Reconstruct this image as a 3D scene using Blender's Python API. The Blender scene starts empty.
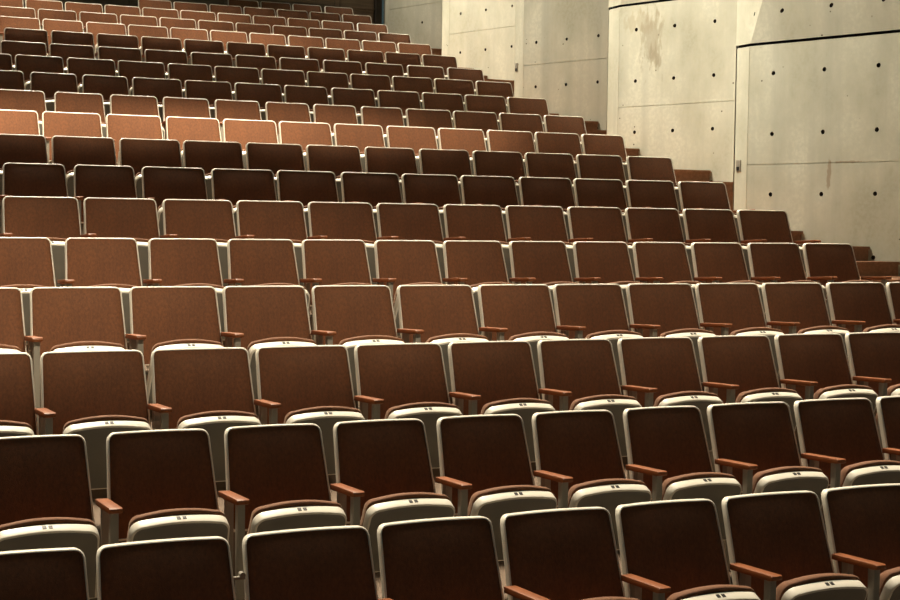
import bpy, bmesh, math, random
from mathutils import Vector, Matrix
random.seed(7)
S = bpy.context.scene
COL = S.collection

# ------------------------------------------------------------------ survey of the hall
ROW_Y = [5.464, 6.544, 7.587, 8.629, 9.671, 10.681, 11.676, 12.661, 13.641, 14.616, 15.576, 16.528, 17.477, 18.423, 19.37, 20.318, 21.267, 22.216, 23.167]
ROW_Z = [0.84, 1.106, 1.382, 1.662, 1.934, 2.209, 2.478, 2.75, 3.019, 3.28, 3.552, 3.82, 4.071, 4.336, 4.594, 4.847, 5.101, 5.359, 5.607]          # height of the top edge of each row's backrests
ROWS = [[(0.748, 0.517), (1.303, 0.502), (1.871, 0.517), (2.425, 0.502), (2.986, 0.517), (3.536, 0.502), (4.097, 0.517), (4.652, 0.517)], [(0.977, 0.46), (1.534, 0.46), (2.072, 0.46), (2.603, 0.46), (3.139, 0.46), (3.664, 0.46), (4.197, 0.46), (4.745, 0.517), (5.313, 0.517), (5.855, 0.46)], [(0.875, 0.517), (1.437, 0.517), (1.999, 0.517), (2.562, 0.517), (3.126, 0.517), (3.693, 0.517), (4.25, 0.485), (4.807, 0.517), (5.379, 0.517), (5.952, 0.517), (6.508, 0.517)], [(0.976, 0.517), (1.541, 0.517), (2.108, 0.517), (2.67, 0.517), (3.234, 0.517), (3.803, 0.517), (4.37, 0.517), (4.924, 0.517), (5.489, 0.517), (6.047, 0.517), (6.609, 0.517), (7.179, 0.517), (7.731, 0.517)], [(1.336, 0.46), (1.888, 0.46), (2.427, 0.46), (2.963, 0.46), (3.49, 0.46), (4.027, 0.46), (4.556, 0.46), (5.088, 0.46), (5.622, 0.46), (6.142, 0.46), (6.669, 0.46), (7.211, 0.485), (7.751, 0.485)], [(1.661, 0.517), (2.22, 0.517), (2.789, 0.517), (3.343, 0.517), (3.904, 0.517), (4.466, 0.517), (5.027, 0.502), (5.584, 0.517), (6.146, 0.502), (6.705, 0.517), (7.27, 0.502), (7.834, 0.517)], [(1.767, 0.46), (2.3, 0.46), (2.849, 0.502), (3.42, 0.517), (3.964, 0.502), (4.531, 0.517), (5.084, 0.517), (5.638, 0.517), (6.206, 0.517), (6.75, 0.502), (7.3, 0.502), (7.871, 0.517)], [(1.751, 0.517), (2.319, 0.517), (2.883, 0.517), (3.434, 0.517), (3.998, 0.517), (4.552, 0.502), (5.105, 0.485), (5.654, 0.502), (6.21, 0.517), (6.767, 0.517), (7.326, 0.502), (7.903, 0.517)], [(1.838, 0.517), (2.395, 0.517), (2.957, 0.502), (3.509, 0.502), (4.06, 0.517), (4.612, 0.517), (5.165, 0.502), (5.725, 0.517), (6.276, 0.502), (6.831, 0.517), (7.383, 0.517), (7.928, 0.502)], [(2.079, 0.46), (2.635, 0.46), (3.169, 0.46), (3.69, 0.46), (4.219, 0.46), (4.751, 0.46), (5.268, 0.46), (5.795, 0.46), (6.338, 0.517), (6.889, 0.517), (7.445, 0.517), (7.995, 0.502)], [(2.002, 0.502), (2.552, 0.46), (3.077, 0.46), (3.621, 0.517), (4.173, 0.502), (4.729, 0.517), (5.273, 0.485), (5.828, 0.502), (6.378, 0.502), (6.923, 0.502), (7.467, 0.517), (8.019, 0.517)], [(2.007, 0.517), (2.556, 0.502), (3.112, 0.517), (3.665, 0.517), (4.218, 0.502), (4.763, 0.517), (5.315, 0.517), (5.863, 0.502), (6.402, 0.502), (6.946, 0.517), (7.498, 0.517), (8.041, 0.485)], [(2.527, 0.502), (3.07, 0.502), (3.621, 0.502), (4.169, 0.502), (4.724, 0.502), (5.272, 0.502), (5.829, 0.502), (6.395, 0.502), (6.958, 0.502), (7.526, 0.502), (8.087, 0.502)], [(2.692, 0.502), (3.243, 0.502), (3.792, 0.502), (4.336, 0.502), (4.878, 0.502), (5.428, 0.502), (5.964, 0.502), (6.513, 0.502), (7.061, 0.502), (7.599, 0.502), (8.135, 0.502)], [(2.75, 0.502), (3.289, 0.502), (3.838, 0.502), (4.382, 0.517), (4.928, 0.502), (5.466, 0.502), (6.007, 0.502), (6.552, 0.502), (7.089, 0.502), (7.628, 0.502), (8.167, 0.502)], [(2.837, 0.502), (3.377, 0.502), (3.922, 0.502), (4.468, 0.502), (5.01, 0.502), (5.55, 0.502), (6.09, 0.502), (6.63, 0.502), (7.17, 0.502), (7.707, 0.502), (8.244, 0.502)], [(2.819, 0.502), (3.356, 0.502), (3.901, 0.517), (4.445, 0.502), (4.989, 0.517), (5.541, 0.517), (6.086, 0.502), (6.623, 0.502), (7.16, 0.502), (7.7, 0.502), (8.262, 0.485)], [(5.13, 0.502), (5.674, 0.517), (6.219, 0.502), (6.756, 0.502), (7.293, 0.502), (7.83, 0.502), (8.365, 0.485)], [(6.777, 0.502), (7.318, 0.502), (7.853, 0.485), (8.405, 0.485)]]
BACK_H = 0.84         # backrest top above its row's floor
F_LEN, YAW, PITCH, ROLL, CAM_Z = 1475.0, 0.425111652848885, -0.051653512638655114, -0.012684272725328408, 2.0530008189550624

# ------------------------------------------------------------------ helpers
def link(o, parent=None):
    COL.objects.link(o)
    if parent is not None: o.parent = parent
    return o

def mesh_obj(name, bm, mats, parent=None, smooth=False):
    me = bpy.data.meshes.new(name)
    bmesh.ops.recalc_face_normals(bm, faces=bm.faces)
    bm.to_mesh(me); bm.free()
    for m in (mats if isinstance(mats, (list, tuple)) else [mats]): me.materials.append(m)
    if smooth: me.polygons.foreach_set('use_smooth', [True]*len(me.polygons))
    return link(bpy.data.objects.new(name, me), parent)

def box(bm, x0, x1, y0, y1, z0, z1, mi=0):
    v = [bm.verts.new(p) for p in ((x0,y0,z0),(x1,y0,z0),(x1,y1,z0),(x0,y1,z0),(x0,y0,z1),(x1,y0,z1),(x1,y1,z1),(x0,y1,z1))]
    for f in ((0,3,2,1),(4,5,6,7),(0,1,5,4),(1,2,6,5),(2,3,7,6),(3,0,4,7)):
        bm.faces.new([v[i] for i in f]).material_index = mi
    return v

def hexa(bm, lo, hi, mi=0):
    """prism between two quads"""
    a = [bm.verts.new(p) for p in lo]; b = [bm.verts.new(p) for p in hi]
    n = len(a)
    bm.faces.new(a[::-1]).material_index = mi; bm.faces.new(b).material_index = mi
    for i in range(n): bm.faces.new((a[i], a[(i+1)%n], b[(i+1)%n], b[i])).material_index = mi

def bevel(bm, w, seg=2):
    bmesh.ops.bevel(bm, geom=bm.edges[:], offset=w, segments=seg, profile=0.6, affect='EDGES')

def tag(o, label=None, cat=None, group=None, kind=None):
    if label: o['label'] = label
    if cat: o['category'] = cat
    if group: o['group'] = group
    if kind: o['kind'] = kind
    return o

# ------------------------------------------------------------------ materials
def new_mat(name, rough=0.6, spec=0.4):
    m = bpy.data.materials.new(name); m.use_nodes = True
    nt = m.node_tree; b = nt.nodes['Principled BSDF']
    b.inputs['Roughness'].default_value = rough
    b.inputs['Specular IOR Level'].default_value = spec
    return m, nt, b

def nd(nt, t, **kw):
    n = nt.nodes.new(t)
    for k, v in kw.items():
        if k in n.inputs: n.inputs[k].default_value = v
        else: setattr(n, k, v)
    return n

def noise_colour(nt, b, c0, c1, scale, detail=4, coord='Object', stretch=(1,1,1), bump=0.0, bscale=None):
    tc = nd(nt, 'ShaderNodeTexCoord'); mp = nd(nt, 'ShaderNodeMapping')
    mp.inputs['Scale'].default_value = stretch
    nt.links.new(tc.outputs[coord], mp.inputs['Vector'])
    n = nd(nt, 'ShaderNodeTexNoise', Scale=scale, Detail=detail)
    nt.links.new(mp.outputs[0], n.inputs['Vector'])
    r = nd(nt, 'ShaderNodeValToRGB')
    r.color_ramp.elements[0].position = .3; r.color_ramp.elements[1].position = .7
    r.color_ramp.elements[0].color = (*c0, 1); r.color_ramp.elements[1].color = (*c1, 1)
    nt.links.new(n.outputs['Fac'], r.inputs['Fac']); nt.links.new(r.outputs['Color'], b.inputs['Base Color'])
    if bump:
        n2 = nd(nt, 'ShaderNodeTexNoise', Scale=bscale or scale*3, Detail=3)
        nt.links.new(mp.outputs[0], n2.inputs['Vector'])
        bp = nd(nt, 'ShaderNodeBump', Strength=bump, Distance=.002)
        nt.links.new(n2.outputs['Fac'], bp.inputs['Height']); nt.links.new(bp.outputs['Normal'], b.inputs['Normal'])
    return r

def mix(nt, a, b_, fac, blend='MIX'):
    m = nd(nt, 'ShaderNodeMix', data_type='RGBA', blend_type=blend)
    for sock, v in ((m.inputs[6], a), (m.inputs[7], b_), (m.inputs[0], fac)):
        if hasattr(v, 'links') or hasattr(v, 'is_linked'): nt.links.new(v, sock)
        else: sock.default_value = v if isinstance(v, float) else (*v, 1)
    return m.outputs[2]

FABRIC, nt, b = new_mat('brown_seat_fabric', .85, .6)
r = noise_colour(nt, b, (.138,.0465,.0125), (.165,.056,.0150), 9, 5, stretch=(1,1,.25), bump=.6, bscale=420)
tc = nd(nt, 'ShaderNodeTexCoord'); mp = nd(nt, 'ShaderNodeMapping'); mp.inputs['Scale'].default_value = (1,1,.45)
nt.links.new(tc.outputs['Object'], mp.inputs['Vector'])
wv = nd(nt, 'ShaderNodeTexNoise', Scale=85.0, Detail=4, Roughness=.7); nt.links.new(mp.outputs[0], wv.inputs['Vector'])
mr = nd(nt, 'ShaderNodeMapRange'); nt.links.new(wv.outputs['Fac'], mr.inputs['Value'])
mr.inputs['From Min'].default_value = .3; mr.inputs['From Max'].default_value = .7; mr.inputs['To Min'].default_value = .74; mr.inputs['To Max'].default_value = 1.26
vm = nd(nt, 'ShaderNodeVectorMath', operation='SCALE'); nt.links.new(r.outputs['Color'], vm.inputs[0]); nt.links.new(mr.outputs[0], vm.inputs['Scale'])
nt.links.new(vm.outputs[0], b.inputs['Base Color'])
b.inputs['Sheen Weight'].default_value = .10; b.inputs['Sheen Roughness'].default_value = .5
b.inputs['Sheen Tint'].default_value = (.9,.75,.5,1)

CREAM, nt, b = new_mat('cream_enamel', .42, .45)
noise_colour(nt, b, (.72,.66,.55), (.78,.72,.61), 6)
PAN, nt, b = new_mat('shaded_seat_underside', .55, .35)  # the shell's cream darkened to put in the shade of its downward-facing underside
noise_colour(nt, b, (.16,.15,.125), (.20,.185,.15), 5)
POST, nt, b = new_mat('grey_painted_steel', .5, .4)
noise_colour(nt, b, (.24,.21,.165), (.29,.255,.20), 8)
WOOD, nt, b = new_mat('reddish_varnished_wood', .45, .3)
noise_colour(nt, b, (.18,.053,.016), (.28,.090,.028), 14, 6, stretch=(6,.7,6))
PLATE, nt, b = new_mat('dark_number_plate', .5, .3)
b.inputs['Base Color'].default_value = (.018,.015,.012,1)
CARPET, nt, b = new_mat('brown_stair_carpet', .95, .08)
noise_colour(nt, b, (.23,.125,.075), (.31,.17,.105), 30, 4, bump=.4, bscale=300)
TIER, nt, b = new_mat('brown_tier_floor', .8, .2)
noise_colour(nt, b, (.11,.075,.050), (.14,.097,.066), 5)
PANEL, nt, b = new_mat('grey_brown_wood_panel', .6, .3)
noise_colour(nt, b, (.12,.085,.055), (.19,.14,.095), 6, 5, stretch=(.4,1,6))
DARKWOOD, nt, b = new_mat('dark_timber', .6, .3)
noise_colour(nt, b, (.020,.014,.009), (.032,.022,.014), 8)
BLACK, nt, b = new_mat('black_gap_shade', .8, .1)  # black laid inside the slab gaps to stand in for their shade
b.inputs['Base Color'].default_value = (.012,.009,.007,1)
STEEL, nt, b = new_mat('brushed_steel_plate', .4, .5)
b.inputs['Base Color'].default_value = (.40,.36,.29,1); b.inputs['Metallic'].default_value = .5

def concrete(name, base, stain=None):
    m, nt, b = new_mat(name, .72, .25)
    g = nd(nt, 'ShaderNodeNewGeometry'); pos = g.outputs['Position']
    def nz(scale, detail, st=(1,1,1), rough=.55):
        mp = nd(nt, 'ShaderNodeMapping'); mp.inputs['Scale'].default_value = st
        nt.links.new(pos, mp.inputs['Vector'])
        n = nd(nt, 'ShaderNodeTexNoise', Scale=scale, Detail=detail, Roughness=rough)
        nt.links.new(mp.outputs[0], n.inputs['Vector']); return n.outputs['Fac']
    def ramp(f, p0, p1, c0=(0,0,0), c1=(1,1,1)):
        r = nd(nt, 'ShaderNodeValToRGB'); e = r.color_ramp.elements
        e[0].position, e[1].position = p0, p1; e[0].color, e[1].color = (*c0,1), (*c1,1)
        nt.links.new(f, r.inputs['Fac']); return r.outputs['Color']
    dark = tuple(c*k for c, k in zip(base, (.66,.65,.60)))
    col = mix(nt, dark, base, ramp(nz(1.3, 8, (1,1,.6), .62), .36, .60))                      # clouds
    streak = ramp(nz(1.0, 6, (4,4,.16)), .46, .70)
    col = mix(nt, col, tuple(c*.60 for c in base), mix(nt, (0,0,0), (.6,.6,.6), streak))   # rain-like vertical pour marks
    fine = ramp(nz(26, 4), .4, .62)
    col = mix(nt, tuple(c*.78 for c in base), col, mix(nt, (.5,.5,.5), (1,1,1), fine))
    # blow holes in the concrete skin
    v = nd(nt, 'ShaderNodeTexVoronoi', Scale=7.0); nt.links.new(pos, v.inputs['Vector'])
    sp = ramp(v.outputs['Distance'], .05, .085, (1,1,1), (0,0,0))
    gate = ramp(nz(1.7, 2), .53, .58)
    col = mix(nt, col, (.06,.045,.03), mix(nt, (0,0,0), sp, gate))
    if stain:
        for (cy, cz, sy, sz, sc, amt, tint) in stain:
            sub = nd(nt, 'ShaderNodeVectorMath', operation='SUBTRACT'); nt.links.new(pos, sub.inputs[0]); sub.inputs[1].default_value = (0, cy, cz)
            mul = nd(nt, 'ShaderNodeVectorMath', operation='MULTIPLY'); nt.links.new(sub.outputs[0], mul.inputs[0]); mul.inputs[1].default_value = (0, 1/sy, 1/sz)
            ln = nd(nt, 'ShaderNodeVectorMath', operation='LENGTH'); nt.links.new(mul.outputs[0], ln.inputs[0])
            ad = nd(nt, 'ShaderNodeMath', operation='ADD'); nt.links.new(ln.outputs['Value'], ad.inputs[0])
            k = nd(nt, 'ShaderNodeMath', operation='MULTIPLY_ADD'); nt.links.new(nz(sc, 5, (1,2.2,.7)), k.inputs[0]); k.inputs[1].default_value = 3.2; k.inputs[2].default_value = -1.6
            nt.links.new(k.outputs[0], ad.inputs[1])
            mask = ramp(ad.outputs[0], .55, 1.0, (amt,)*3, (0,0,0))
            col = mix(nt, col, tint, mask)
    nt.links.new(col, b.inputs['Base Color'])
    bp = nd(nt, 'ShaderNodeBump', Strength=.25, Distance=.004); nt.links.new(nz(14, 6), bp.inputs['Height']); nt.links.new(bp.outputs['Normal'], b.inputs['Normal'])
    return m
CB = (.60,.565,.435)
CONC = concrete('board_smooth_concrete', CB)
CONC_STAIN = concrete('stained_concrete', CB, [(14.80,4.22,.15,.42,7,.5,(.27,.22,.14)), (14.78,4.02,.10,.14,9,.5,(.25,.20,.12)), (14.95,4.45,.3,.12,7,.35,(.30,.23,.13))])
CONC_RUST = concrete('rust_streaked_concrete', CB, [(11.49,2.56,.020,.15,12,.55,(.24,.14,.07)), (11.3,2.69,.16,.012,10,.5,(.25,.15,.08))])
PLUG, nt, b = new_mat('shade_darkened_tie_hole_mortar', .9, .1)  # grey mortar, its colour darkened to hold the shade of the recess
b.inputs['Base Color'].default_value = (.035,.026,.018,1)

# ------------------------------------------------------------------ chair parts (origin on the row's floor under the backrest's top edge)
TILT = .35
def rounded_rows(H, r, rb):
    hs = [0, .06*r, .22*r, .5*r, r]
    n = 6
    hs += [r+(H-r-rb)*i/n for i in range(1, n)]
    hs += [H-rb, H-.5*rb, H-.15*rb, H]
    out = []
    for h in hs:
        cut = 0
        if h < r: cut = r-math.sqrt(max(0, r*r-(r-h)**2))
        elif h > H-rb: q = h-(H-rb); cut = rb-math.sqrt(max(0, rb*rb-q*q))
        out.append((h, cut))
    return out

def back_pt(W, x, h, off, sag=.03):
    """point on the tilted, plan-curved back surface; off = distance behind it"""
    s = min(1, abs(x)/(W/2))
    y = sag*(1-s*s) - TILT*h + .10*max(0, h-.33)**2 + off
    return Vector((x, y, BACK_H-h-off*.10))

def back_grid(bm, W, H, inset, off, bulge=0, nx=12, r=.036, mi=0):
    rows = []
    for h, cut in rounded_rows(H-2*inset, max(.008, r-inset), .03):
        hh = h+inset
        hw = W/2+(.05 if W < .49 else .034)*hh-inset-cut
        rr = []
        for i in range(nx+1):
            s = -1+2*i/nx; s = math.copysign(abs(s)**.85, s)
            e = (1-abs(s)**5)*(1-abs(2*hh/H-1)**3)
            rr.append(bm.verts.new(back_pt(W, s*hw, hh, off-bulge*e)))
        rows.append(rr)
    for a, c in zip(rows, rows[1:]):
        for i in range(nx): bm.faces.new((a[i], a[i+1], c[i+1], c[i])).material_index = mi
    loop = rows[0][:] + [q[-1] for q in rows[1:]] + rows[-1][-2::-1] + [q[0] for q in rows[-2:0:-1]]
    return loop

def loop_pts(W, H, inset, off, nx=12, r=.036):
    bm = bmesh.new(); lp = back_grid(bm, W, H, inset, off, 0, nx, r)
    pts = [v.co.copy() for v in lp]; bm.free(); return pts

def bridge(bm, a, c, mi=0):
    n = len(a)
    for i in range(n):
        try: bm.faces.new((a[i], a[(i+1)%n], c[(i+1)%n], c[i])).material_index = mi
        except ValueError: pass

BH = .455
def backrest_frame(W):
    bm = bmesh.new()
    prev = back_grid(bm, W, BH, 0, .034)
    for inset, off in ((0, .009), (.0015, .004), (.005, .0005), (.0085, .0005), (.010, .010)):
        cur = [bm.verts.new(p) for p in loop_pts(W, BH, inset, off)]
        bridge(bm, prev, cur); prev = cur
    return bm
def backrest_cushion(W):
    bm = bmesh.new()
    front = back_grid(bm, W, BH, .0085, .006, .017)
    rear = [bm.verts.new(p) for p in loop_pts(W, BH, .0085, .030)]
    bridge(bm, front, rear); bm.faces.new(rear[::-1])
    return bm

# the tipped-up seat: a frame of reference on its underside
SA = Vector((0, .42, -.907)).normalized()      # runs from the lip down
SN = Vector((0, -.907, -.42)).normalized()     # out of the underside
S0 = Vector((0, -.437, .500))
SW = .43
def seat_pt(x, a, n): return S0 + Vector((x, 0, 0)) + SA*a + SN*n
def seat_outline(W, L, inset, r=.055, bow=.014):
    pts = []
    hw = W/2-inset
    def top(x): return inset-bow*(1-(x/hw)**2)
    rr = max(.01, r-inset)
    for i in range(7):
        t = math.pi/2*i/6; pts.append((-hw+rr-rr*math.cos(t), inset+rr-rr*math.sin(t)))
    for i in range(1, 8):
        x = -hw+rr+(2*hw-2*rr)*i/8; pts.append((x, inset-bow*(1-(x/(hw-rr))**2)))
    for i in range(7):
        t = math.pi/2*(1-i/6); pts.append((hw-rr+rr*math.cos(t), inset+rr-rr*math.sin(t)))
    for f in (.35, .7, 1): pts.append((hw+.012*f, inset+rr+(L-rr-inset*2)*f))
    for i in range(1, 8): pts.append((hw+.012-(2*hw+.024)*i/8, L-inset))
    for f in (1, .7, .35): pts.append((-hw-.012*f, inset+rr+(L-rr-inset*2)*f))
    return pts
def ring(bm, W, L, inset, n, bow=.014, lift=0): return [bm.verts.new(seat_pt(x, a-lift, n)) for x, a in seat_outline(W, L, inset, bow=bow)]
def seat_shell(W):
    bm = bmesh.new()
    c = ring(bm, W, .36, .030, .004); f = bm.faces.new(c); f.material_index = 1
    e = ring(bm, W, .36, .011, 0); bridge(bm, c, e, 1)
    prev = e
    for inset, n in ((.003, -.004), (0, -.012), (0, -.048), (.006, -.052), (.03, -.052)):
        cur = ring(bm, W, .36, inset, n); bridge(bm, prev, cur, 0); prev = cur
    bm.faces.new(prev[::-1])
    return bm
def seat_cushion(W):
    bm = bmesh.new()
    prev = ring(bm, W, .35, .014, -.053, .018, -.008)
    bm.faces.new(prev)
    for inset, n, lift in ((.006, -.0545, .002), (.004, -.058, .010), (.006, -.067, .0145), (.008, -.084, .011), (.014, -.108, .0), (.030, -.128, -.014), (.08, -.136, -.03)):
        cur = ring(bm, W, .35, inset, n, .020, lift); bridge(bm, prev, cur); prev = cur
    bm.faces.new(prev[::-1])
    return bm
def number_plate():
    bm = bmesh.new()
    for sx in (-.0125, .0125):
        lo, hi = [], []
        for dx, dn in ((-.008,-.018),(.008,-.018),(.008,-.036),(-.008,-.036)):
            base = seat_pt(sx+dx, -.0145, dn)
            lo.append(base+SA*.003); hi.append(base-SA*.0015)
        hexa(bm, lo, hi)
    return bm
AT0, AT1 = .572, .585
def armrest():
    bm = bmesh.new()
    w = .028; y0, y1 = -.118, -.425
    prof = [(y0, AT0), (y1+.012, AT1), (y1+.003, AT1-.004), (y1, AT1-.011), (y1+.004, AT1-.022), (y1+.02, AT1-.026), (y0, AT0-.026)]
    a = [bm.verts.new((-w, y, z)) for y, z in prof]; c = [bm.verts.new((w, y, z)) for y, z in prof]
    bm.faces.new(a); bm.faces.new(c[::-1])
    for i in range(len(prof)): bm.faces.new((a[i], c[i], c[(i+1)%len(prof)], a[(i+1)%len(prof)]))
    es = [e for e in bm.edges if abs(e.verts[0].co.x-e.verts[1].co.x) < 1e-6]
    bmesh.ops.bevel(bm, geom=es, offset=.004, segments=2, profile=.6, affect='EDGES')
    return bm
def post(y, zt, lean=0.0, wx=.017, wy=.022):
    bm = bmesh.new()
    hexa(bm, [(-wx,y-wy+lean,0),(wx,y-wy+lean,0),(wx,y+wy+lean,0),(-wx,y+wy+lean,0)], [(-wx,y-wy,zt),(wx,y-wy,zt),(wx,y+wy,zt),(-wx,y+wy,zt)])
    bevel(bm, .005, 2)
    return bm
def joining_bracket():
    """small steel lug that reaches across the gap from the side of a backrest, with a bolt at its end"""
    bm = bmesh.new()
    box(bm, -.045, 0, -.008, .008, -.006, .006); bevel(bm, .002, 1)
    r = bmesh.ops.create_cone(bm, cap_ends=True, segments=16, radius1=.011, radius2=.011, depth=.03)
    bmesh.ops.rotate(bm, verts=r['verts'], cent=(0,0,0), matrix=Matrix.Rotation(math.pi/2, 3, 'X'))
    bmesh.ops.translate(bm, verts=r['verts'], vec=(-.012, 0, .012))
    return bm

protos = {}
def proto_meshes(W):
    if W not in protos:
        d = {}
        def mk(name, bm, m, smooth=True):
            o = mesh_obj(name, bm, m, None, smooth); me = o.data; bpy.data.objects.remove(o); d[name] = me
            return me
        mk('backrest_frame', backrest_frame(W), CREAM)
        mk('backrest_cushion', backrest_cushion(W), FABRIC)
        for n in ('backrest_frame',): d[n].set_sharp_from_angle(angle=math.radians(40))
        if 'common' not in protos:
            c = {}; protos['common'] = c; dd = d
            def mk2(name, bm, m, ang=35):
                o = mesh_obj(name, bm, m, None, True); c[name] = o.data; bpy.data.objects.remove(o)
                c[name].set_sharp_from_angle(angle=math.radians(ang))
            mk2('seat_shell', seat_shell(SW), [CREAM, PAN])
            mk2('seat_cushion', seat_cushion(SW), FABRIC, 60)
            mk2('number_plate', number_plate(), PLATE)
            mk2('armrest', armrest(), WOOD)
            mk2('post', post(-.375, .562, .0), POST); mk2('rear_post', post(-.198, .551, .0), POST)
        protos[W] = d
    return protos[W], protos['common']

ORD = ['front','second','third','fourth','fifth','sixth','seventh','eighth','ninth','tenth','eleventh','twelfth','thirteenth','fourteenth','fifteenth','sixteenth','seventeenth','eighteenth','topmost visible']
CNT = ['first','second','third','fourth','fifth','sixth','seventh','eighth','ninth','tenth','eleventh','twelfth','thirteenth']

def part(name, me, parent, x=0.0, rot=None):
    o = bpy.data.objects.new(name, me); o.location.x = x
    return link(o, parent)

for k, row in enumerate(ROWS):
    fz = ROW_Z[k]-BACK_H
    n = len(row)
    mean_p = (row[-1][0]-row[0][0])/(n-1)
    for j, (x, W) in enumerate(row):
        d, c = proto_meshes(W)
        t = link(bpy.data.objects.new('theater_seat', None))
        t.empty_display_size = .1
        t.location = (x, ROW_Y[k], fz)
        where = 'front row' if k == 0 else ORD[k]+' row from the front' if k < 18 else 'topmost visible row'
        if k < 4:
            pl = CNT[j]+' from the left'
            if j == 0: pl = 'leftmost seat'
            elif j == n-1: pl = 'rightmost seat'
        else:
            e = n-1-j
            pl = 'end seat at the wall aisle' if e == 0 else CNT[e]+' from the wall aisle'
        tag(t, 'brown folding auditorium seat, '+pl+', '+where, 'seat', 'folding seats of the '+where)
        xl = (row[j-1][0]-x)/2 if j else -mean_p/2
        part('backrest_frame', d['backrest_frame'], t)
        part('backrest_cushion', d['backrest_cushion'], t)
        sh = part('seat_shell', c['seat_shell'], t)
        part('number_plate', c['number_plate'], sh)
        part('seat_cushion', c['seat_cushion'], t)
        if k == 0 and j == 2:
            br = mesh_obj('joining_bracket', joining_bracket(), POST, t); br.location = (-W/2-.006, -.035, BACK_H-.155)
        arms = [xl] + ([mean_p/2] if (j == n-1 and k >= 4) else [])
        for ax in arms:
            part('armrest', c['armrest'], t, ax)
            part('post', c['post'], t, ax); part('post', c['rear_post'], t, ax)

# ------------------------------------------------------------------ concrete side wall: free-standing slabs in a saw-tooth plan
ANG = [19.8, 19.6, 20.1, 20.0, 17.0, 18.0]
FAR = [(8.66,9.70), (8.8765,12.613), (9.0786,15.536), (9.267,18.401), (9.531,21.495), (9.72,24.46)]
STRIPS = [.24, .24, .27, .274, .289, .27]
JOINT = [1.91, 2.685, 3.458, 4.226, 5.007, 5.78]
HOLE0 = [.28, .282, .25, .23, .262, .87]                            # first hole column, from the strip
HSP = [.578, .578, .557, .547, .576, .57]
HZ = [2.81, 3.585, 4.358, 4.526, 5.307, 5.48]                       # a hole height
BOT, TOP = -0.2, 10.5

def face_with_holes(bm, P, us, zs, holes, grooves, U1, Z0, Z1):
    """a wall face in (u, z): rectangular cells, a round recess in the hole cells, a shallow channel along each pour joint"""
    R = .0215; C = .07
    ub = sorted({0.0, U1} | {round(u+s, 4) for u in us for s in (-C, C) if 0 < u+s < U1})
    zb = sorted({Z0, Z1} | {round(z+s, 4) for z in zs for s in (-C, C) if Z0 < z+s < Z1} | {round(g+s, 4) for g in grooves for s in (-.0035, .0035)})
    V = {}
    def vert(u, z, n=0.0):
        key = (round(u,4), round(z,4), round(n,4))
        if key not in V: V[key] = bm.verts.new(P(u, z, n))
        return V[key]
    for u0, u1 in zip(ub, ub[1:]):
        for z0, z1 in zip(zb, zb[1:]):
            um, zm = (u0+u1)/2, (z0+z1)/2
            if any(abs(zm-g) < .003 for g in grooves):
                q = [vert(u0,z0), vert(u1,z0), vert(u1,z0,-.005), vert(u0,z0,-.005), vert(u0,z1,-.005), vert(u1,z1,-.005), vert(u1,z1), vert(u0,z1)]
                for f in ((0,1,2,3),(3,2,5,4),(4,5,6,7)): bm.faces.new([q[i] for i in f])
                continue
            hit = [1 for (u, z) in holes if abs(u-um) < .01 and abs(z-zm) < .01]
            cs = [vert(u0,z0), vert(u1,z0), vert(u1,z1), vert(u0,z1)]
            if not hit or (u1-u0) < 1.9*C or (z1-z0) < 1.9*C:
                bm.faces.new(cs); continue
            N = 16
            ang = [-3*math.pi/4+2*math.pi*i/N for i in range(N)]
            rim = [bm.verts.new(P(um+R*math.cos(a), zm+R*math.sin(a), 0)) for a in ang]
            deep = [bm.verts.new(P(um+.8*R*math.cos(a), zm+.8*R*math.sin(a), -.022)) for a in ang]
            for s in range(4):
                arc = [rim[(4*s+i) % N] for i in range(5)]
                bm.faces.new([cs[s], cs[(s+1) % 4]] + arc[::-1])
            for i in range(N): bm.faces.new((rim[i], rim[(i+1)%N], deep[(i+1)%N], deep[i])).material_index = 1
            bm.faces.new(deep).material_index = 1

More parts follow.
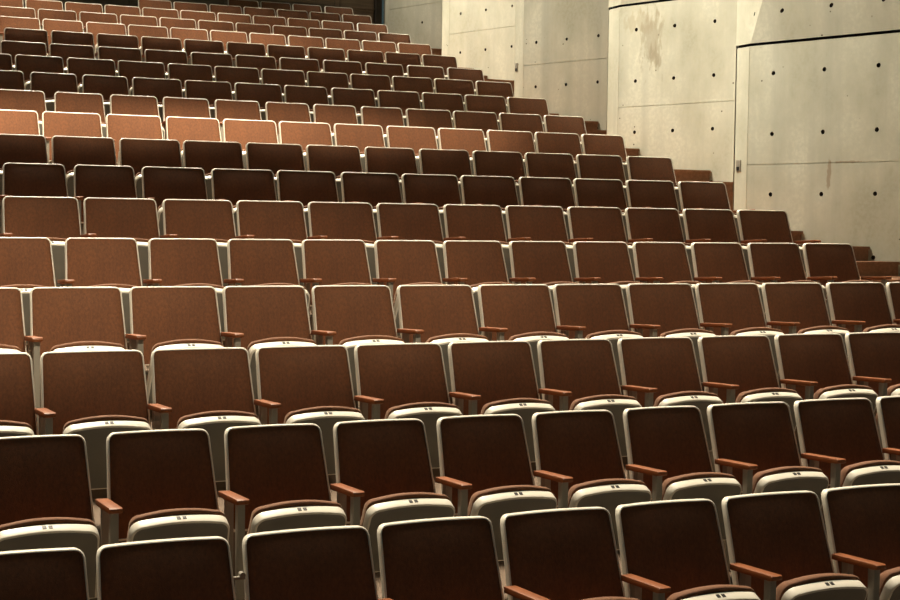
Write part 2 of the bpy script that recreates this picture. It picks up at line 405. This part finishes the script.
for i, (fx, fy) in enumerate(FAR):
    DANG = math.radians(ANG[i]); STRIP = STRIPS[i]
    DV = Vector((math.sin(DANG), -math.cos(DANG), 0)); NV = Vector((-math.cos(DANG), -math.sin(DANG), 0))
    A = Vector((fx, fy, 0)); B = A+Vector((0, -STRIP, 0))
    y_near = FAR[i-1][1]+.09 if i else fy-3.0
    L = (B.y-y_near)/math.cos(DANG)
    if i == 0: L = 2.6
    C = B+DV*L
    ledge = JOINT[i]+1.2
    lean = math.tan(math.radians(8.5))
    bm = bmesh.new()
    cols = [HOLE0[i]+HSP[i]*q for q in range(0, 7) if .08 < HOLE0[i]+HSP[i]*q < L-.08]
    rws = [HZ[i]+.6*q for q in range(-12, 8)]
    low = [z for z in rws if BOT+.1 < z < ledge-.1]
    # lower face, with the black shadow gap along its head
    face_with_holes(bm, lambda u, z, n: B+DV*u+NV*n+Vector((0,0,z)), cols, low, [(u, z) for u in cols for z in low], [JOINT[i]], L, BOT, ledge-.014)
    up = [z for z in rws if ledge+.1 < z < TOP-.1]
    # upper face overhangs, tilted forward
    def PU(u, z, n):
        h = z-ledge
        # left boundary follows the plane of the pier strip
        p = B+DV*u+NV*(n+lean*h); q = lean*h/math.tan(DANG)
        s = q + lean*h*math.tan(DANG)*0
        p = B+DV*(u*(L-0)/L) + NV*(lean*h) + NV*n
        w = 1-u/L
        shift = lean*h*math.cos(DANG)/math.sin(DANG)      # keeps the corner on the strip's plane
        return p+DV*(shift*w)+Vector((0,0,z))
    ucols = [u for u in cols if u > .2]
    face_with_holes(bm, PU, ucols, up, [(u, z) for u in ucols for z in up], [], L, ledge+.014, TOP)
    # pier strip (parallel to the hall) with a vertical joint, below and above the gap
    def quad(*pts, mi=0): bm.faces.new([bm.verts.new(p) for p in pts]).material_index = mi
    Z = lambda p, z: Vector((p.x, p.y, z))
    sg = {1: .020, 2: .010}.get(i, .004)                # gap where the slab meets the one behind, its shadow coloured in black
    A1 = A+Vector((0, -sg, 0)); A0 = A1+Vector((.02, 0, 0))
    quad(Z(A+Vector((.02,0,0)),BOT), Z(A0,BOT), Z(A0,ledge-.014), Z(A+Vector((.02,0,0)),ledge-.014), mi=2)
    quad(Z(A0,BOT), Z(A1,BOT), Z(A1,ledge-.014), Z(A0,ledge-.014), mi=2)
    quad(Z(A1,BOT), Z(B+Vector((0,.012,0)),BOT), Z(B+Vector((0,.012,0)),ledge-.014), Z(A1,ledge-.014))
    g0 = B+Vector((0,.012,0)); gi = B+Vector((.010,.006,0))
    quad(Z(g0,BOT), Z(gi,BOT), Z(gi,ledge-.014), Z(g0,ledge-.014)); quad(Z(gi,BOT), Z(B,BOT), Z(B,ledge-.014), Z(gi,ledge-.014))
    tp = PU(0, TOP, 0); lp = PU(0, ledge+.014, 0)
    def PS(u, z, n):
        e = PU(0, z, 0)
        return Vector((A.x+(e.x-A.x)*u-n, A.y+(e.y-A.y)*u, z))
    shz = [z for z in up if z < TOP-1]
    face_with_holes(bm, PS, [.80], shz, [(.80, z) for z in shz], [], 1.0, ledge+.014, TOP)
    # the gap itself
    for p, q in ((A,B),(B,C)):
        nn = Vector((.03,0,0)) if p is A else -NV*.03
        quad(Z(p+nn,ledge-.014), Z(q+nn,ledge-.014), Z(q+nn,ledge+.014), Z(p+nn,ledge+.014), mi=2)
        quad(Z(p,ledge-.014), Z(q,ledge-.014), Z(q+nn,ledge-.014), Z(p+nn,ledge-.014), mi=2)
        quad(Z(p,ledge+.014), Z(q,ledge+.014), Z(q+nn,ledge+.014), Z(p+nn,ledge+.014), mi=2)
    # far end, near end and back of the slab
    T = Vector((.9, 0, 0))
    quad(Z(A,BOT), Z(A,TOP), Z(A+T,TOP), Z(A+T,BOT))
    D = C+Vector((.05,0,0)); ct = PU(L, TOP, 0); cl = PU(L, ledge, 0)
    bm.faces.new([bm.verts.new(p) for p in (Z(C,BOT), Z(D,BOT), Z(D,TOP), ct, cl, Z(C,ledge-.014))])
    quad(Z(D,BOT), Z(A+T,BOT), Z(A+T,TOP), Z(D,TOP))
    o = mesh_obj('wall_right', bm, [CONC_RUST if i == 1 else CONC_STAIN if i == 2 else CONC, PLUG, BLACK])
    tag(o, kind='structure')

# steel plates on the pier strips
def steel_plate(x, y, z, label, h=.115, w=.075):
    bm = bmesh.new(); box(bm, -.008, .004, -w/2, w/2, -h/2, h/2); bevel(bm, .003, 2)
    o = mesh_obj('switch_plate', bm, STEEL, None); o.location = (x-.003, y, z)
    tag(o, label, 'switch plate', 'small plates on the concrete piers')
    bm = bmesh.new(); box(bm, -.012, -.008, -w*.3, w*.3, -h*.42, -h*.1); bevel(bm, .001, 1)
    mesh_obj('rocker_switch', bm, PLATE, o)
steel_plate(8.8765, 12.52, 2.680, 'small grey steel switch plate on the pier edge nearest the right of the hall')
steel_plate(9.267, 18.33, 4.222, 'small dark steel switch plate on the distant pier above the upper rows')

# ------------------------------------------------------------------ tiers under the seats
XL = -1.5
ends = [r[-1][0]+.30 for r in ROWS]
for k in range(4): ends[k] = max(ends[k], 7.6)
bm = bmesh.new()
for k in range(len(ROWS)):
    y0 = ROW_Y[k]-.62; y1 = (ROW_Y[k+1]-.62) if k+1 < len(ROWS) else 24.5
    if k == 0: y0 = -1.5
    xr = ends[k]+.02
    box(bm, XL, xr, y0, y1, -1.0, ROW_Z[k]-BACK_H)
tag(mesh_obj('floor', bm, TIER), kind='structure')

# ------------------------------------------------------------------ aisle stairs beside the wall
def wall_x(y):
    for i in range(len(FAR)):
        fx, fy = FAR[i]
        y_near = FAR[i-1][1] if i else fy-2.8
        if y_near < y <= fy:
            return fx if y > fy-STRIPS[i] else fx+(fy-STRIPS[i]-y)*math.tan(math.radians(ANG[i]))
    return FAR[-1][0] if y > FAR[-1][1] else FAR[0][0]+.8
bm = bmesh.new()
for k in range(1, len(ROWS)):
    d = ROW_Y[k]-ROW_Y[k-1]; dz = .07 if k > 10 else 0
    for (y0, y1, top) in ((ROW_Y[k]-.905, ROW_Y[k]-.61, ROW_Z[k]-.724-dz), (ROW_Y[k]-.61, ROW_Y[k]+d-.905 if k < 18 else 24.5, ROW_Z[k]-.59-dz)):
        xl = ends[min(k, 18)]-.02 if k < 18 else ends[18]
        xl = max(ends[k], ends[k-1])+.03
        cuts = sorted({y0, y1} | {fy for _, fy in FAR if y0 < fy < y1} | {f[1]-s for f, s in zip(FAR, STRIPS) if y0 < f[1]-s < y1})
        for a, c in zip(cuts, cuts[1:]):
            e = 1e-4
            xa, xc = wall_x(a+e)-.004, wall_x(c-e)-.004
            for (lo, hi, ov) in ((-1.0, top-.028, 0), (top-.028, top, .022 if a == y0 else 0)):
                hexa(bm, [(xl,a-ov,lo),(xa,a-ov,lo),(xc,c,lo),(xl,c,lo)], [(xl,a-ov,hi),(xa,a-ov,hi),(xc,c,hi),(xl,c,hi)])
o = mesh_obj('floor_aisle_stairs', bm, CARPET); tag(o, kind='structure')

# ------------------------------------------------------------------ back wall: timber lining and a dark post in the corner
bm = bmesh.new()
box(bm, XL, 9.60, 24.52, 24.7, 4.0, 10.5)
zt = 5.80
for x0, x1 in ((XL,2.0),(2.04,3.6),(3.64,5.2),(5.24,6.8),(6.84,8.80),(8.90,9.54)):
    box(bm, x0, x1, 24.49, 24.52, 4.7, zt); box(bm, x0, x1, 24.48, 24.52, zt+.03, 10.0)
tag(mesh_obj('wall_back', bm, PANEL), kind='structure')
bm = bmesh.new(); box(bm, 8.81, 8.89, 24.47, 24.5, 4.7, 10.0)
box(bm, 8.9, 9.55, 24.46, 24.5, zt, zt+.03)
tag(mesh_obj('trim_1', bm, CREAM_TRIM if False else PANEL), kind='structure')
bm = bmesh.new(); box(bm, 9.55, 9.66, 24.40, 24.50, 4.7, 10.2); bevel(bm, .004, 1)
tag(mesh_obj('trim_2', bm, DARKWOOD), kind='structure')

# ------------------------------------------------------------------ camera
cy, sy = math.cos(YAW), math.sin(YAW); cp, sp = math.cos(PITCH), math.sin(PITCH); cr, sr = math.cos(ROLL), math.sin(ROLL)
R0 = Vector((cy, -sy, 0)); Fw0 = Vector((sy, cy, 0)); Up0 = Vector((0, 0, 1))
FW = Fw0*cp+Up0*sp; UP = Up0*cp-Fw0*sp
RT2 = R0*cr-UP*sr; UP2 = R0*sr+UP*cr
cam = bpy.data.cameras.new('camera'); cam.sensor_width = 36; cam.lens = 36*F_LEN/900; cam.clip_end = 200
co = link(bpy.data.objects.new('camera', cam))
co.matrix_world = Matrix(((RT2.x, UP2.x, -FW.x, 0), (RT2.y, UP2.y, -FW.y, 0), (RT2.z, UP2.z, -FW.z, CAM_Z), (0,0,0,1)))
S.camera = co

# ------------------------------------------------------------------ lights
def look(o, loc, at, roll=0):
    o.location = loc
    o.rotation_euler = (Vector(at)-Vector(loc)).to_track_quat('-Z', 'Y').to_euler()
WARM = (1, .88, .68)
def area(name, loc, at, sx, sy_, power, col=WARM, spread=180):
    l = bpy.data.lights.new(name, 'AREA'); l.shape = 'RECTANGLE'; l.size = sx; l.size_y = sy_; l.energy = power; l.color = col; l.spread = math.radians(spread)
    o = link(bpy.data.objects.new(name, l)); look(o, loc, at); return o
def spot(name, loc, at, deg, power, blend=.4, col=WARM, size=.15, squash=None):
    l = bpy.data.lights.new(name, 'SPOT'); l.spot_size = math.radians(deg); l.spot_blend = blend; l.energy = power; l.color = col; l.shadow_soft_size = size
    o = link(bpy.data.objects.new(name, l)); look(o, loc, at)
    if squash: o.scale = squash
    return o
WORLD, EXPO = .055, 0.0
# rows of recessed ceiling downlights: they throw light down the slope from behind each row, so backrests stay in their own shade
a = math.radians(27)
def raked(name, x, y, z, sx, sy_, power, spread):
    o = area(name, (x, y, z), (x, y-math.sin(a), z-math.cos(a)), sx, sy_, power, WARM, spread); return o
for i in range(6):
    y = 5.5+3.6*i
    raked('ceiling_downlights', 4.4, y+3.6, 8.6+.97*i, 11, 3.4, 225 if i == 0 else 320, 24)
def band(name, x, z, y, src_y, src_z, width, depth, power, blend=.35, sx=None):
    sx = x if sx is None else sx
    d = math.dist((sx,src_y,src_z),(x,y,z))
    w = 2*math.degrees(math.atan(width/2/d))
    return spot(name, (sx, src_y, src_z), (x, y, z), w, power, blend, WARM, .12, (1, depth/width, 1))
for x, p in ((-.4, 1.1), (2.0, .78), (4.4, .42), (6.4, .16)):
    band('beam_lower', x, 1.55, 9.2, 1.5, 9.0, 6.4, 4.1, 2350*p, .6)
for x, p in ((.2, 1.15), (2.5, 1.0), (4.7, .9), (6.6, .12)):
    band('beam_middle', x, 2.75, 13.85, 7.0, 11.0, 5.4, 2.25, 7000*p, .7)
for x, p in ((2.2, .9), (4.4, 1.0), (6.6, .95)):
    band('beam_upper', x, 4.3, 19.3, 12.0, 12.0, 4.8, 1.42, 4000*p, .5)
for x, p in ((1.6, 1), (4.0, .9), (5.6, .4)):
    band('beam_top', x, 5.1, 21.0, 12.0, 12.0, 5, 2.6, 3900*p, .6)
for i, (x, y0, y, z, p, c) in enumerate(((4.6, 13.1, 11.9, 3.6, 860, 36), (4.6, 15.4, 14.2, 4.2, 1230, 38), (4.6, 18.3, 17.1, 4.6, 620, 36), (4.6, 21.4, 20.2, 5.2, 1200, 37), (5.4, 23.8, 22.9, 5.9, 420, 40))):
    spot('wall_fill_spot', (x, y0, 9.2+.3*i), (9.4, y, z), c, p*4, 1.0, (1,.945,.80), .4)  # unseen spots added panel by panel to brighten the concrete

w = bpy.data.worlds.new('hall_ambience'); S.world = w; w.use_nodes = True
bg = w.node_tree.nodes['Background']; bg.inputs['Color'].default_value = (.62,.95,.92,1); bg.inputs['Strength'].default_value = WORLD

S.view_settings.view_transform = 'Standard'; S.view_settings.look = 'None'; S.view_settings.gamma = 1; S.view_settings.use_curve_mapping = False
S.view_settings.exposure = EXPO
S.cycles.use_denoising = True
S.cycles.max_bounces = 6
